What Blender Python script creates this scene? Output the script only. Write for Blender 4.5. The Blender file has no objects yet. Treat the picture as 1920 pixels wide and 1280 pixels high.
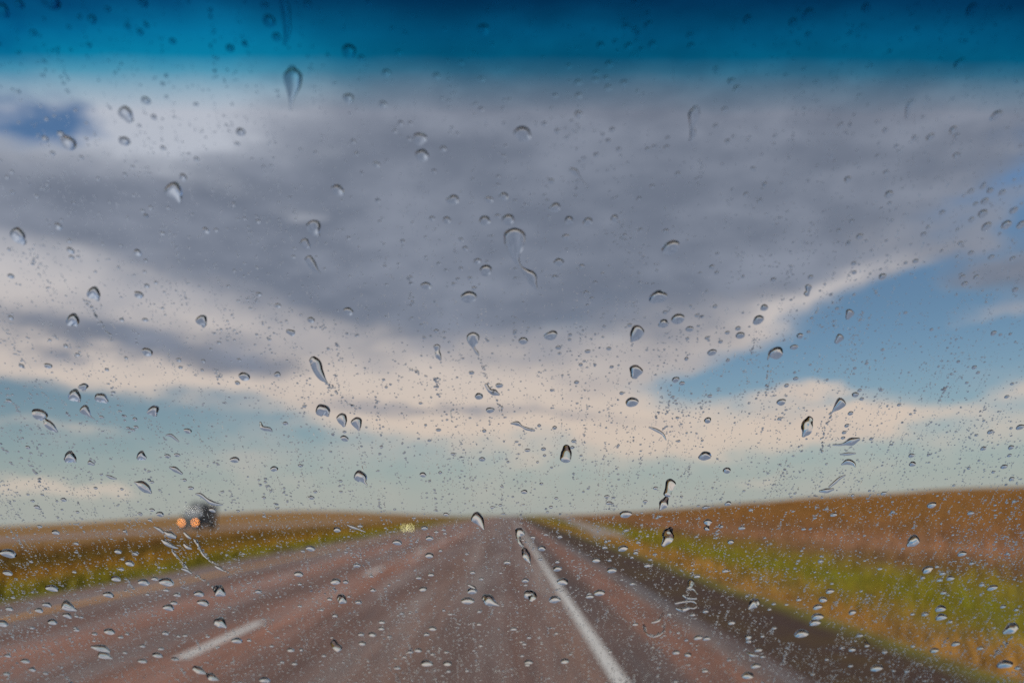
import bpy, bmesh, math, random
import numpy as np
from mathutils import Vector, Matrix

R = math.radians
scene = bpy.context.scene
COL = scene.collection
random.seed(7)
rng = np.random.default_rng(11)

# ------------------------------------------------------------------ camera
W, H = 1920.0, 1280.0
LENS = 28.0
FPX = LENS / 36.0 * W
EYE = Vector((0.0, 0.0, 1.25))
VP = (953.0, 957.0)            # where the road direction (+Y) meets the picture
ROLL = R(1.26)


def cam_basis():
    # yaw / pitch chosen so that +Y lands on VP after the roll
    yaw, pitch = 0.0, math.atan((VP[1] - H / 2) / FPX)
    for _ in range(12):
        f = Vector((math.sin(yaw) * math.cos(pitch), math.cos(yaw) * math.cos(pitch), math.sin(pitch)))
        r0 = Vector((math.cos(yaw), -math.sin(yaw), 0.0))
        u0 = r0.cross(f)
        r = r0 * math.cos(ROLL) - u0 * math.sin(ROLL)
        u = u0 * math.cos(ROLL) + r0 * math.sin(ROLL)
        d = Vector((0, 1, 0))
        px = W / 2 + FPX * d.dot(r) / d.dot(f)
        py = H / 2 - FPX * d.dot(u) / d.dot(f)
        yaw += (px - VP[0]) / FPX
        pitch += (VP[1] - py) / FPX
    return f, r, u


FWD, RIGHT, UP = cam_basis()


def ray(px, py):
    return (FWD + RIGHT * ((px - W / 2) / FPX) + UP * ((H / 2 - py) / FPX)).normalized()


cam_d = bpy.data.cameras.new("camera")
cam = bpy.data.objects.new("camera", cam_d)
COL.objects.link(cam)
m = Matrix((RIGHT, UP, -FWD)).transposed().to_4x4()
m.translation = EYE
cam.matrix_world = m
cam_d.lens = LENS
cam_d.sensor_width = 36.0
cam_d.clip_start = 0.01
cam_d.clip_end = 20000.0
cam_d.dof.use_dof = True
cam_d.dof.focus_distance = 0.38
cam_d.dof.aperture_fstop = 6.6
cam_d.dof.aperture_blades = 0
scene.camera = cam

# ------------------------------------------------------------------ exposure, sampling
scene.view_settings.view_transform = 'Standard'
scene.view_settings.look = 'None'
scene.view_settings.gamma = 1.0
scene.view_settings.use_curve_mapping = False
scene.view_settings.exposure = 0.0
scene.render.engine = 'CYCLES'
cy = scene.cycles
cy.max_bounces = 14
cy.transmission_bounces = 10
cy.transparent_max_bounces = 16
cy.glossy_bounces = 4
cy.diffuse_bounces = 2
cy.caustics_refractive = False
cy.caustics_reflective = False
cy.sample_clamp_indirect = 6.0
cy.use_denoising = False       # it would wipe out the finest beads on the glass

# ------------------------------------------------------------------ sun
SUN_EL, SUN_AZ = R(34), R(208)         # azimuth clockwise from the driving direction
sd = bpy.data.lights.new("sun", 'SUN')
sd.energy = 3.4
sd.angle = R(6)
sd.color = (1.0, 0.90, 0.76)
sun = bpy.data.objects.new("sun", sd)
COL.objects.link(sun)
to_sun = Vector((math.sin(SUN_AZ) * math.cos(SUN_EL), math.cos(SUN_AZ) * math.cos(SUN_EL), math.sin(SUN_EL)))
sun.rotation_euler = to_sun.to_track_quat('Z', 'Y').to_euler()

# ------------------------------------------------------------------ sky
world = bpy.data.worlds.new("World")
scene.world = world
world.use_nodes = True
try:
    world.cycles.sampling_method = 'MANUAL'
    world.cycles.sample_map_resolution = 512
except Exception:
    pass


class NT:
    """small helper to chain nodes"""

    def __init__(self, tree):
        self.t = tree

    def n(self, kind, **kw):
        nd = self.t.nodes.new(kind)
        for k, v in kw.items():
            setattr(nd, k, v)
        return nd

    def put(self, sock, v):
        if isinstance(v, bpy.types.NodeSocket):
            self.t.links.new(v, sock)
        else:
            sock.default_value = v

    def math(self, op, a, b=0.0, c=0.0, clamp=False):
        nd = self.n('ShaderNodeMath', operation=op, use_clamp=clamp)
        self.put(nd.inputs[0], a)
        self.put(nd.inputs[1], b)
        if op in ('MULTIPLY_ADD', 'SMOOTH_MIN', 'SMOOTH_MAX'):
            self.put(nd.inputs[2], c)
        return nd.outputs[0]

    def vmath(self, op, a, b=None):
        nd = self.n('ShaderNodeVectorMath', operation=op)
        self.put(nd.inputs[0], a)
        if b is not None:
            self.put(nd.inputs[1], b)
        return nd.outputs['Value'] if op in ('DOT_PRODUCT', 'LENGTH') else nd.outputs[0]

    def noise(self, vec, scale, detail=4.0, rough=0.55, color=False):
        nd = self.n('ShaderNodeTexNoise')
        self.put(nd.inputs['Vector'], vec)
        nd.inputs['Scale'].default_value = scale
        nd.inputs['Detail'].default_value = detail
        nd.inputs['Roughness'].default_value = rough
        return nd.outputs['Color'] if color else nd.outputs[0]

    def mix(self, fac, a, b, mode='MIX'):
        nd = self.n('ShaderNodeMix', data_type='RGBA', blend_type=mode)
        self.put(nd.inputs['Factor'], fac)
        for s, v in ((nd.inputs[6], a), (nd.inputs[7], b)):
            if not isinstance(v, bpy.types.NodeSocket):
                v = (*v[:3], 1.0)
            self.put(s, v)
        return nd.outputs[2]

    def smooth(self, v, lo, hi, a=0.0, b=1.0):
        nd = self.n('ShaderNodeMapRange', interpolation_type='SMOOTHSTEP')
        self.put(nd.inputs[0], v)
        nd.inputs[1].default_value = lo
        nd.inputs[2].default_value = hi
        nd.inputs[3].default_value = a
        nd.inputs[4].default_value = b
        return nd.outputs[0]

    def ramp(self, fac, stops, interp='LINEAR'):
        nd = self.n('ShaderNodeValToRGB')
        cr = nd.color_ramp
        cr.interpolation = interp
        while len(cr.elements) < len(stops):
            cr.elements.new(0.5)
        for e, (p, c) in zip(cr.elements, stops):
            e.position = p
            e.color = (*c[:3], 1.0)
        self.put(nd.inputs[0], fac)
        return nd.outputs[0]

    def mapping(self, vec, loc=(0, 0, 0), rot=0.0, scale=(1, 1, 1), kind='POINT'):
        nd = self.n('ShaderNodeMapping', vector_type=kind)
        self.put(nd.inputs['Vector'], vec)
        nd.inputs['Location'].default_value = loc
        nd.inputs['Rotation'].default_value = (0, 0, rot)
        nd.inputs['Scale'].default_value = scale
        return nd.outputs[0]


def azel(px, py):
    d = ray(px, py)
    return math.atan2(d.x, d.y), math.asin(d.z)


def build_sky():
    t = world.node_tree
    t.nodes.clear()
    N = NT(t)
    out = N.n('ShaderNodeOutputWorld')
    bg = N.n('ShaderNodeBackground')
    t.links.new(bg.outputs[0], out.inputs[0])
    sky = N.n('ShaderNodeTexSky', sky_type='NISHITA')
    sky.sun_disc = False
    sky.sun_elevation = SUN_EL
    sky.sun_rotation = SUN_AZ
    sky.altitude = 600
    sky.air_density = 1.0
    sky.dust_density = 1.2
    sky.ozone_density = 1.5
    tc = N.n('ShaderNodeTexCoord')
    dirv = tc.outputs['Generated']
    sep = N.n('ShaderNodeSeparateXYZ')
    t.links.new(dirv, sep.inputs[0])
    az = N.math('ARCTAN2', sep.outputs[0], sep.outputs[1])
    el = N.math('ARCSINE', sep.outputs[2])
    comb = N.n('ShaderNodeCombineXYZ')
    t.links.new(az, comb.inputs[0])
    t.links.new(el, comb.inputs[1])
    ae = comb.outputs[0]
    # wind-drawn warp of the cloud field
    st = N.mapping(dirv, scale=(1.0, 1.0, 2.8))
    warp = N.noise(st, 5.0, 5.0, 0.6, color=True)
    warp = N.vmath('SUBTRACT', warp, (0.5, 0.5, 0.5))
    warp = N.vmath('MULTIPLY', warp, (0.24, 0.12, 0.0))
    aew = N.vmath('ADD', ae, warp)
    fbm = N.noise(st, 6.0, 9.0, 0.66)
    fbm2 = N.noise(st, 2.2, 5.0, 0.55)

    def field(feats, start):
        total = start
        for (px, py, rx, ry, rot, w) in feats:
            a0, e0 = azel(px, py)
            k = 1.0 / FPX
            mp = N.mapping(aew, loc=(a0, e0, 0), rot=R(-rot), scale=(rx * k, ry * k, 1), kind='TEXTURE')
            d2 = N.vmath('DOT_PRODUCT', mp, mp)
            g = N.math('EXPONENT', N.math('MULTIPLY', d2, -1.0))
            total = N.math('MULTIPLY_ADD', g, w, total)
        return total

    cover = [
        (1250, 120, 950, 330, 0, 1.5), (1500, -420, 1250, 520, 0, 0.8), (1150, 420, 420, 130, 0, 0.7), (760, 500, 330, 170, 8, 1.0),  # second entry: unseen cloud added above the frame
        (150, 390, 470, 130, 4, 1.1), (330, 215, 190, 70, 0, 0.8), (100, 590, 520, 75, 3, 0.9),
        (250, 690, 330, 32, 4, 0.65), (640, 690, 420, 85, 10, 1.1), (930, 770, 400, 62, 2, 1.0),
        (1500, 545, 170, 55, -24, 0.9), (1280, 610, 180, 60, -18, 0.7), (1880, 505, 120, 42, -6, 1.35), (1800, 445, 200, 22, -14, 0.8), (1850, 590, 110, 14, -8, 0.5),
        (1530, 745, 80, 11, 0, 0.9), (1560, 785, 110, 14, 3, 0.7), (1598, 808, 45, 19, 0, 0.9),
        (1370, 810, 240, 34, 2, 0.6), (1740, 800, 200, 32, 6, 0.5), (1925, 735, 55, 24, -20, 0.6),
        (75, 908, 120, 15, 3, 0.95), (190, 918, 60, 10, 3, 0.75), (110, 805, 170, 14, 2, 0.5), (1420, 890, 70, 10, 0, 0.6),
        (50, 205, 105, 34, -12, -1.2), (1330, 700, 160, 30, -6, -0.5), (130, 770, 330, 42, 4, -0.5), (1760, 600, 330, 110, -12, -0.6), (1930, 400, 230, 60, -25, -0.55),
    ]
    shade = [
        (1300, 240, 900, 300, 0, 1.35), (1500, -420, 1250, 520, 0, 1.0), (1050, 470, 420, 130, 0, 0.8), (760, 520, 300, 110, 10, 1.0),  # second entry darkens that added cloud, so drops lose their bright bottoms
        (230, 400, 420, 80, 4, 0.95), (170, 632, 240, 30, 2, 1.1), (420, 690, 110, 28, 0, 0.8),
        (870, 776, 330, 17, 2, 0.75), (1890, 505, 110, 40, 0, 0.95), (500, 735, 60, 16, 0, 0.5),
        (260, 200, 190, 50, 0, -0.75), (150, 60, 380, 100, 0, -1.2), (540, 390, 60, 26, 0, -0.7), (430, 430, 70, 20, 0, -0.5), (310, 245, 130, 24, 0, -0.4), (1540, 540, 110, 40, -24, -0.5), (700, 740, 600, 40, 6, -0.4),
    ]
    bias = N.math('MULTIPLY_ADD', fbm, 1.75, -0.88)
    # broken cloud everywhere else in the sky, so that it goes on beyond the picture
    bias = N.math('ADD', bias, N.math('MULTIPLY_ADD', fbm2, 0.5, -0.12))
    A = N.smooth(field(cover, bias), -0.06, 1.02)
    S = N.smooth(field(shade, N.math('MULTIPLY_ADD', fbm, 1.4, -0.66)), 0.0, 1.05)
    # clear air
    clear = N.mix(1.0, sky.outputs[0], (0.050, 0.057, 0.060), 'MULTIPLY')
    clear = N.mix(N.smooth(el, 0.22, 0.42, 0.0, 1.0), clear, N.mix(1.0, clear, (1.5, 1.6, 1.75), 'MULTIPLY'))
    low = N.smooth(el, 0.01, 0.20, 1.0, 0.0)
    clear = N.mix(N.math('MULTIPLY', low, 0.58), clear, (0.33, 0.40, 0.41))
    lit = N.mix(N.smooth(el, 0.05, 0.42), (0.69, 0.56, 0.475), (0.49, 0.51, 0.59))
    dark = N.mix(N.smooth(fbm, 0.35, 0.7), (0.165, 0.188, 0.252), (0.262, 0.285, 0.360))
    cloud = N.mix(S, lit, dark)
    col = N.mix(A, clear, cloud)
    haze = N.smooth(el, -0.01, 0.10, 0.65, 0.0)
    col = N.mix(haze, col, (0.45, 0.445, 0.41))
    t.links.new(col, bg.inputs[0])
    bg.inputs[1].default_value = 1.0


build_sky()


# ------------------------------------------------------------------ materials
def new_mat(name):
    mt = bpy.data.materials.new(name)
    mt.use_nodes = True
    t = mt.node_tree
    t.nodes.clear()
    return mt, NT(t), t.nodes.new('ShaderNodeOutputMaterial')


def plain(name, col, rough=0.6, metal=0.0, var=0.12, scale=6.0):
    mt, N, out = new_mat(name)
    b = N.n('ShaderNodeBsdfPrincipled')
    tc = N.n('ShaderNodeTexCoord')
    nz = N.noise(tc.outputs['Object'], scale, 5.0)
    c = N.mix(N.smooth(nz, 0.3, 0.7), [x * (1 - var) for x in col], [min(1, x * (1 + var)) for x in col])
    N.put(b.inputs['Base Color'], c)
    b.inputs['Roughness'].default_value = rough
    b.inputs['Metallic'].default_value = metal
    N.t.links.new(b.outputs[0], out.inputs[0])
    return mt


def emit(name, col, strength):
    mt, N, out = new_mat(name)
    e = N.n('ShaderNodeEmission')
    e.inputs[0].default_value = (*col, 1)
    e.inputs[1].default_value = strength
    N.t.links.new(e.outputs[0], out.inputs[0])
    try:
        mt.cycles.emission_sampling = 'NONE'
    except Exception:
        pass
    return mt


def ground_mat():
    mt, N, out = new_mat("prairie_ground")
    b = N.n('ShaderNodeBsdfPrincipled')
    geo = N.n('ShaderNodeNewGeometry')
    P = geo.outputs['Position']
    sep = N.n('ShaderNodeSeparateXYZ')
    N.t.links.new(P, sep.inputs[0])
    x = sep.outputs[0]
    ps = N.mapping(P, scale=(1.0, 0.22, 1.0))
    n1 = N.noise(ps, 0.55, 5.0, 0.6)
    n2 = N.noise(ps, 2.6, 5.0, 0.65)
    nb = N.noise(P, 0.045, 4.0, 0.55)
    fine = N.noise(P, 14.0, 3.0, 0.7)
    wob = N.math('MULTIPLY_ADD', N.math('SUBTRACT', n1, 0.5), 2.6, N.math('MULTIPLY', N.math('SUBTRACT', n2, 0.5), 0.8))
    grow = N.smooth(N.math('ABSOLUTE', x), 3.0, 6.0, 0.22, 1.0)
    xw = N.math('ADD', x, N.math('MULTIPLY', wob, grow))
    # bank on the passenger side, by distance from the pavement
    fr = N.n('ShaderNodeMapRange')
    N.put(fr.inputs[0], xw)
    fr.inputs[1].default_value, fr.inputs[2].default_value = 2.0, 18.0
    G = lambda v: (v - 2.0) / 16.0
    right = N.ramp(fr.outputs[0], [
        (G(2.0), (0.055, 0.037, 0.033)), (G(3.2), (0.055, 0.034, 0.029)), (G(3.5), (0.12, 0.115, 0.020)), (G(3.85), (0.28, 0.150, 0.042)),
        (G(4.4), (0.21, 0.130, 0.032)), (G(5.0), (0.165, 0.145, 0.014)), (G(5.8), (0.142, 0.146, 0.008)), (G(6.7), (0.175, 0.145, 0.016)),
        (G(7.8), (0.15, 0.085, 0.040)), (G(9.4), (0.245, 0.130, 0.080)), (G(11.5), (0.175, 0.090, 0.042)), (G(14.0), (0.21, 0.105, 0.040)), (G(18.0), (0.20, 0.100, 0.032))])
    fl = N.n('ShaderNodeMapRange')
    N.put(fl.inputs[0], N.math('MULTIPLY', xw, -1.0))
    fl.inputs[1].default_value, fl.inputs[2].default_value = 7.5, 31.5
    L = lambda v: (v - 7.5) / 24.0
    left = N.ramp(fl.outputs[0], [
        (L(7.5), (0.16, 0.11, 0.04)), (L(8.3), (0.15, 0.150, 0.014)), (L(9.4), (0.21, 0.165, 0.018)),
        (L(11.2), (0.25, 0.130, 0.022)), (L(14.5), (0.13, 0.088, 0.018)), (L(19.0), (0.11, 0.072, 0.016)),
        (L(25.0), (0.15, 0.080, 0.020)), (L(31.5), (0.23, 0.125, 0.042))])
    side = N.smooth(x, -0.5, 0.5)
    c = N.mix(side, left, right)
    far = N.mix(N.smooth(nb, 0.35, 0.65), (0.30, 0.160, 0.070), (0.23, 0.140, 0.045))
    c = N.mix(N.smooth(N.math('ABSOLUTE', x), 30.0, 60.0, 0.0, 0.75), c, far)
    c = N.mix(N.smooth(N.noise(P, 0.9, 6.0, 0.7), 0.42, 0.68, 0.0, 0.62), c, (0.085, 0.056, 0.016))
    c = N.mix(1.0, c, N.ramp(fine, [(0.25, (0.80, 0.78, 0.75)), (0.75, (1.65, 1.5, 1.35))]), 'MULTIPLY')
    N.put(b.inputs['Base Color'], c)
    b.inputs['Roughness'].default_value = 0.95
    b.inputs['Specular IOR Level'].default_value = 0.15
    N.t.links.new(b.outputs[0], out.inputs[0])
    return mt


def asphalt_mat(name, kind):
    mt, N, out = new_mat(name)
    b = N.n('ShaderNodeBsdfPrincipled')
    b.inputs['Specular IOR Level'].default_value = 0.22
    geo = N.n('ShaderNodeNewGeometry')
    P = geo.outputs['Position']
    sep = N.n('ShaderNodeSeparateXYZ')
    N.t.links.new(P, sep.inputs[0])
    x = sep.outputs[0]
    lng = N.mapping(P, scale=(1.0, 0.05, 1.0))
    n1 = N.noise(lng, 1.9, 5.0, 0.6)
    n2 = N.noise(lng, 9.0, 4.0, 0.6)
    big = N.noise(P, 0.16, 4.0, 0.6)
    fine = N.noise(P, 60.0, 2.0, 0.7)
    if kind == 'lane':
        xw = N.math('ADD', x, N.math('MULTIPLY', N.math('SUBTRACT', n1, 0.5), 0.5))
        fr = N.n('ShaderNodeMapRange')
        N.put(fr.inputs[0], xw)
        fr.inputs[1].default_value, fr.inputs[2].default_value = -8.2, 1.0
        G = lambda v: (v + 8.2) / 9.2
        gy, rd = (0.235, 0.134, 0.096), (0.370, 0.156, 0.092)
        wet = (0.165, 0.085, 0.060)
        c = N.ramp(fr.outputs[0], [(G(-8.2), (0.19, 0.115, 0.085)), (G(-6.4), (0.20, 0.12, 0.088)), (G(-5.6), wet), (G(-4.7), rd), (G(-3.7), wet),
                                   (G(-2.8), rd), (G(-1.9), wet), (G(-1.0), gy), (G(-0.55), (0.165, 0.105, 0.085)), (G(0.1), wet), (G(0.55), gy), (G(1.0), gy)], 'EASE')
        rough = 0.50
    elif kind == 'shoulder':
        xw = N.math('ADD', x, N.math('MULTIPLY', N.math('SUBTRACT', n1, 0.5), 0.25))
        fr = N.n('ShaderNodeMapRange')
        N.put(fr.inputs[0], xw)
        fr.inputs[1].default_value, fr.inputs[2].default_value = 0.7, 2.3
        G = lambda v: (v - 0.7) / 1.6
        c = N.ramp(fr.outputs[0], [(G(0.7), (0.16, 0.115, 0.10)), (G(0.98), (0.088, 0.062, 0.055)), (G(1.22), (0.11, 0.070, 0.058)), (G(1.42), (0.265, 0.120, 0.078)),
                                   (G(1.75), (0.275, 0.125, 0.080)), (G(1.93), (0.19, 0.150, 0.135)), (G(2.05), (0.14, 0.125, 0.125)), (G(2.2), (0.07, 0.05, 0.045))], 'EASE')
        rough = 0.7
    else:
        c = N.mix(n1, (0.36, 0.27, 0.24), (0.42, 0.31, 0.27))
        rough = 0.7
    c = N.mix(N.smooth(n2, 0.38, 0.66, 0.0, 0.65), c, (0.105, 0.062, 0.050))
    c = N.mix(N.smooth(big, 0.4, 0.7, 0.0, 0.35), c, (0.27, 0.150, 0.110))
    c = N.mix(1.0, c, N.ramp(fine, [(0.25, (0.75, 0.75, 0.75)), (0.75, (1.2, 1.2, 1.2))]), 'MULTIPLY')
    N.put(b.inputs['Base Color'], c)
    N.put(b.inputs['Roughness'], N.smooth(n1, 0.35, 0.65, rough - 0.2, rough + 0.15))
    bump = N.n('ShaderNodeBump')
    bump.inputs['Strength'].default_value = 0.4
    bump.inputs['Distance'].default_value = 0.01
    N.put(bump.inputs['Height'], fine)
    N.t.links.new(bump.outputs[0], b.inputs['Normal'])
    N.t.links.new(b.outputs[0], out.inputs[0])
    return mt


def paint_mat(name, col):
    mt, N, out = new_mat(name)
    b = N.n('ShaderNodeBsdfPrincipled')
    geo = N.n('ShaderNodeNewGeometry')
    n = N.noise(N.mapping(geo.outputs['Position'], scale=(1, 0.3, 1)), 18.0, 5.0, 0.7)
    c = N.mix(N.smooth(n, 0.50, 0.72), col, (0.20, 0.15, 0.13))
    N.put(b.inputs['Base Color'], c)
    b.inputs['Roughness'].default_value = 0.6
    N.t.links.new(b.outputs[0], out.inputs[0])
    return mt


def water_mat():
    mt, N, out = new_mat("rain_water")
    g = N.n('ShaderNodeBsdfGlass')
    g.inputs['IOR'].default_value = 1.333
    g.inputs['Roughness'].default_value = 0.0
    g.inputs['Color'].default_value = (0.97, 0.985, 1.0, 1)
    N.t.links.new(g.outputs[0], out.inputs[0])
    return mt


def clear_mat():
    mt, N, out = new_mat("clear_glass")
    g = N.n('ShaderNodeBsdfTransparent')
    g.inputs[0].default_value = (0.97, 0.985, 0.98, 1)
    N.t.links.new(g.outputs[0], out.inputs[0])
    return mt


MAT = dict(
    ground=ground_mat(), lane=asphalt_mat("lane_asphalt", 'lane'), shoulder=asphalt_mat("shoulder_asphalt", 'shoulder'),
    far_lane=asphalt_mat("opposite_asphalt", 'far'), white=paint_mat("white_paint", (0.62, 0.58, 0.53)),
    yellow=paint_mat("yellow_paint", (0.62, 0.27, 0.03)), water=water_mat(), clear=clear_mat(),
    gravel=plain("side_gravel", (0.30, 0.23, 0.18), 0.9),
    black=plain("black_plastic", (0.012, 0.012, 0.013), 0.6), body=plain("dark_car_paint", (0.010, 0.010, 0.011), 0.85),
    lining=plain("dark_lining", (0.018, 0.018, 0.018), 0.9),
    cab=plain("slate_paint", (0.014, 0.018, 0.025), 0.55), fairing=plain("fairing_paint", (0.085, 0.092, 0.10), 0.55),
    chrome=plain("dull_chrome", (0.35, 0.36, 0.38), 0.35, 0.8), glass=plain("truck_glass", (0.34, 0.36, 0.40), 0.15),
    rubber=plain("tyre_rubber", (0.012, 0.012, 0.012), 0.85), trailer=plain("trailer_grey", (0.26, 0.24, 0.22), 0.6),
    post=plain("post_grey", (0.22, 0.21, 0.20), 0.6),
    head=emit("headlamp_glow", (1.0, 0.34, 0.09), 8.5), amber=emit("yellow_reflector_glow", (1.0, 0.92, 0.42), 4.5),
)


# ------------------------------------------------------------------ mesh helpers
def link(name, me, mat=None, parent=None, smooth=False):
    o = bpy.data.objects.new(name, me)
    COL.objects.link(o)
    if mat is not None:
        me.materials.append(mat)
    if parent is not None:
        o.parent = parent
    if smooth:
        me.polygons.foreach_set('use_smooth', np.ones(len(me.polygons), dtype=bool))
    return o


def mesh(name, verts, faces):
    me = bpy.data.meshes.new(name)
    me.from_pydata(verts, [], faces)
    me.update()
    return me


def tag(o, label=None, cat=None, group=None, kind=None):
    if label:
        o['label'] = label
    if cat:
        o['category'] = cat
    if group:
        o['group'] = group
    if kind:
        o['kind'] = kind
    return o


def empty(name, loc=(0, 0, 0)):
    o = bpy.data.objects.new(name, None)
    o.location = loc
    COL.objects.link(o)
    return o


def loft(name, sections, mat, parent=None, smooth=False, bevel=0.0):
    """closed solid through a list of equal-length vertex rings"""
    bm = bmesh.new()
    rings = [[bm.verts.new(p) for p in s] for s in sections]
    n = len(rings[0])
    for a, b in zip(rings, rings[1:]):
        for i in range(n):
            bm.faces.new((a[i], a[(i + 1) % n], b[(i + 1) % n], b[i]))
    bm.faces.new(rings[0][::-1])
    bm.faces.new(rings[-1])
    bmesh.ops.recalc_face_normals(bm, faces=bm.faces)
    if bevel:
        bmesh.ops.bevel(bm, geom=list(bm.edges), offset=bevel, segments=2, affect='EDGES', profile=0.6)
    me = bpy.data.meshes.new(name)
    bm.to_mesh(me)
    bm.free()
    return link(name, me, mat, parent, smooth)


def box(name, x0, x1, y0, y1, z0, z1, mat, parent=None, bevel=0.02, tx=0.0, ty0=0.0, ty1=0.0):
    """box whose top is drawn in by tx on both sides and by ty0 / ty1 at its ends"""
    s0 = [(x0, y0, z0), (x1, y0, z0), (x1, y1, z0), (x0, y1, z0)]
    s1 = [(x0 + tx, y0 + ty0, z1), (x1 - tx, y0 + ty0, z1), (x1 - tx, y1 - ty1, z1), (x0 + tx, y1 - ty1, z1)]
    return loft(name, [s0, s1], mat, parent, bevel=bevel)


def cyl(name, c, r, depth, axis, mat, parent=None, seg=18, r2=None):
    r2 = r if r2 is None else r2
    rings = []
    for k, (d, rr) in enumerate(((-depth / 2, r), (depth / 2, r2))):
        ring = []
        for i in range(seg):
            a = 2 * math.pi * i / seg
            u, v = math.cos(a) * rr, math.sin(a) * rr
            p = {'X': (d, u, v), 'Y': (u, d, v), 'Z': (u, v, d)}[axis]
            ring.append((c[0] + p[0], c[1] + p[1], c[2] + p[2]))
        rings.append(ring)
    return loft(name, rings, mat, parent, bevel=min(r, depth) * 0.12)


# ------------------------------------------------------------------ terrain
def sstep(v, a, b):
    t = np.clip((v - a) / (b - a), 0, 1)
    return t * t * (3 - 2 * t)


def base(y):
    y = np.maximum(np.asarray(y, float), 0.0)
    return -9e-6 * np.minimum(y, 900.0) ** 2 - 0.0162 * np.maximum(y - 900.0, 0.0)


OPP_X, OPP_W = -47.0, 5.6
ROAD_L, ROAD_R = -8.0, 2.2


def terrain(x, y):
    x = np.asarray(x, float)
    y = np.asarray(y, float)
    z = base(y)
    # median: shallow dip, then the opposite carriageway a little lower
    med = -0.30 * sstep(-x, 9, 26) - 0.22 * np.exp(-((x + 24) / 8.0) ** 2)
    # land beyond it rolls down again on the truck's side and up to a low hill ahead
    med = med - 0.9 * sstep(-x, 58, 140) * (1 - sstep(y, 160, 320))
    hill = 4.6 * np.exp(-((x + 100) / 62.0) ** 2 - ((y - 410) / 80.0) ** 2)
    hill = hill + 2.2 * np.exp(-((x + 170) / 60.0) ** 2 - ((y - 420) / 90.0) ** 2)
    # bank on the other side
    A = 2.75 * (1 - sstep(y, 105, 285))
    bank = A * sstep(x, 7, 58) - 0.10 * np.exp(-((x - 5.5) / 2.0) ** 2)
    bank = bank + 0.35 * np.exp(-((x - 14) / 5.0) ** 2) * (1 - sstep(y, 90, 200))
    bank = bank - 4.0 * sstep(x, 75, 220)
    z = z + np.where(x < 0, med, bank) + hill
    # small unevenness away from the pavements
    off = sstep(np.abs(x + 2.9), 6.0, 12.0) * sstep(np.abs(x - OPP_X), OPP_W + 0.5, OPP_W + 5)
    z = z + off * (0.05 * np.sin(x * 0.9 + y * 0.23) + 0.06 * np.sin(x * 0.31 - y * 0.17 + 1.3))
    # cut under the pavements
    cut = (1 - sstep(np.abs(x - (ROAD_L + ROAD_R) / 2), (ROAD_R - ROAD_L) / 2 - 0.15, (ROAD_R - ROAD_L) / 2 + 0.1)) * 0.06
    cut = cut + (1 - sstep(np.abs(x - OPP_X), OPP_W - 0.2, OPP_W + 0.2)) * 0.06
    return z - cut


def axis_pts(near, step0, far, growth):
    pts, s, v = [0.0], step0, 0.0
    while v < far:
        if v > near:
            s *= growth
        v += s
        pts.append(v)
    return pts


xs = axis_pts(14, 0.4, 5200, 1.10)
xs = sorted(set([-v for v in xs] + xs + [2.2, 2.35, -8.0, -8.15, OPP_X - OPP_W, OPP_X + OPP_W, OPP_X - OPP_W - 0.3, OPP_X + OPP_W + 0.3]))
ys = [-v for v in axis_pts(4, 1.5, 3000, 1.25)[1:]] + axis_pts(90, 1.2, 9000, 1.045)
ys = sorted(ys)
X, Y = np.meshgrid(xs, ys)
Z = terrain(X, Y)
nv = np.stack([X.ravel(), Y.ravel(), Z.ravel()], 1)
nx = len(xs)
faces = [(j * nx + i, j * nx + i + 1, (j + 1) * nx + i + 1, (j + 1) * nx + i) for j in range(len(ys) - 1) for i in range(nx - 1)]
ground = link("ground", mesh("ground", nv.tolist(), faces), MAT['ground'], smooth=True)
tag(ground, "rolling prairie of dry brown and green grass on both sides of the highway", None, kind='structure')


def strip(name, path, halfw, mat, dz, parent=None, ground_z=None):
    """sheet that follows path [(x, y)] at a height of dz over the land"""
    vs, fs = [], []
    for i, (x, y) in enumerate(path):
        z = float(ground_z(x, y)) + dz
        vs += [(x - halfw, y, z), (x + halfw, y, z)]
        if i:
            k = 2 * i
            fs.append((k - 2, k - 1, k + 1, k))
    return link(name, mesh(name, vs, fs), mat, parent)


yline = [v for v in ys if -60 < v < 700]
zroad = lambda x, y: base(y)
zopp = lambda x, y: base(y) - 0.30
road = strip("road", [((-8.0 + 0.72) / 2, y) for y in yline], (0.72 + 8.0) / 2, MAT['lane'], 0.0, None, zroad)
tag(road, "two-lane reddish asphalt carriageway with worn wheel tracks", None, kind='structure')
shoulder = strip("road_shoulder", [((0.72 + 2.2) / 2, y) for y in yline], (2.2 - 0.72) / 2, MAT['shoulder'], -0.004, None, zroad)
tag(shoulder, "red asphalt shoulder with a pale outer edge beside the white line", None, kind='structure')
opp = strip("opposite_road", [(OPP_X, y) for y in yline], OPP_W, MAT['far_lane'], 0.0, None, zopp)
tag(opp, "pale pinkish opposite carriageway beyond the grass median", None, kind='structure')
side = [(4.6, 36), (5.2, 45), (5.7, 55), (6.35, 73), (7.0, 92), (7.8, 113), (9.7, 170), (11.5, 236), (14, 320)]
sp = []
for (a, b) in zip(side, side[1:]):
    for k in range(6):
        sp.append((a[0] + (b[0] - a[0]) * k / 6, a[1] + (b[1] - a[1]) * k / 6))
sidetrack = strip("side_track", sp, 0.75, MAT['gravel'], 0.07, None, terrain)
tag(sidetrack, "pale gravel track branching off beyond the grass bank", None, kind='structure')

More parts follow.
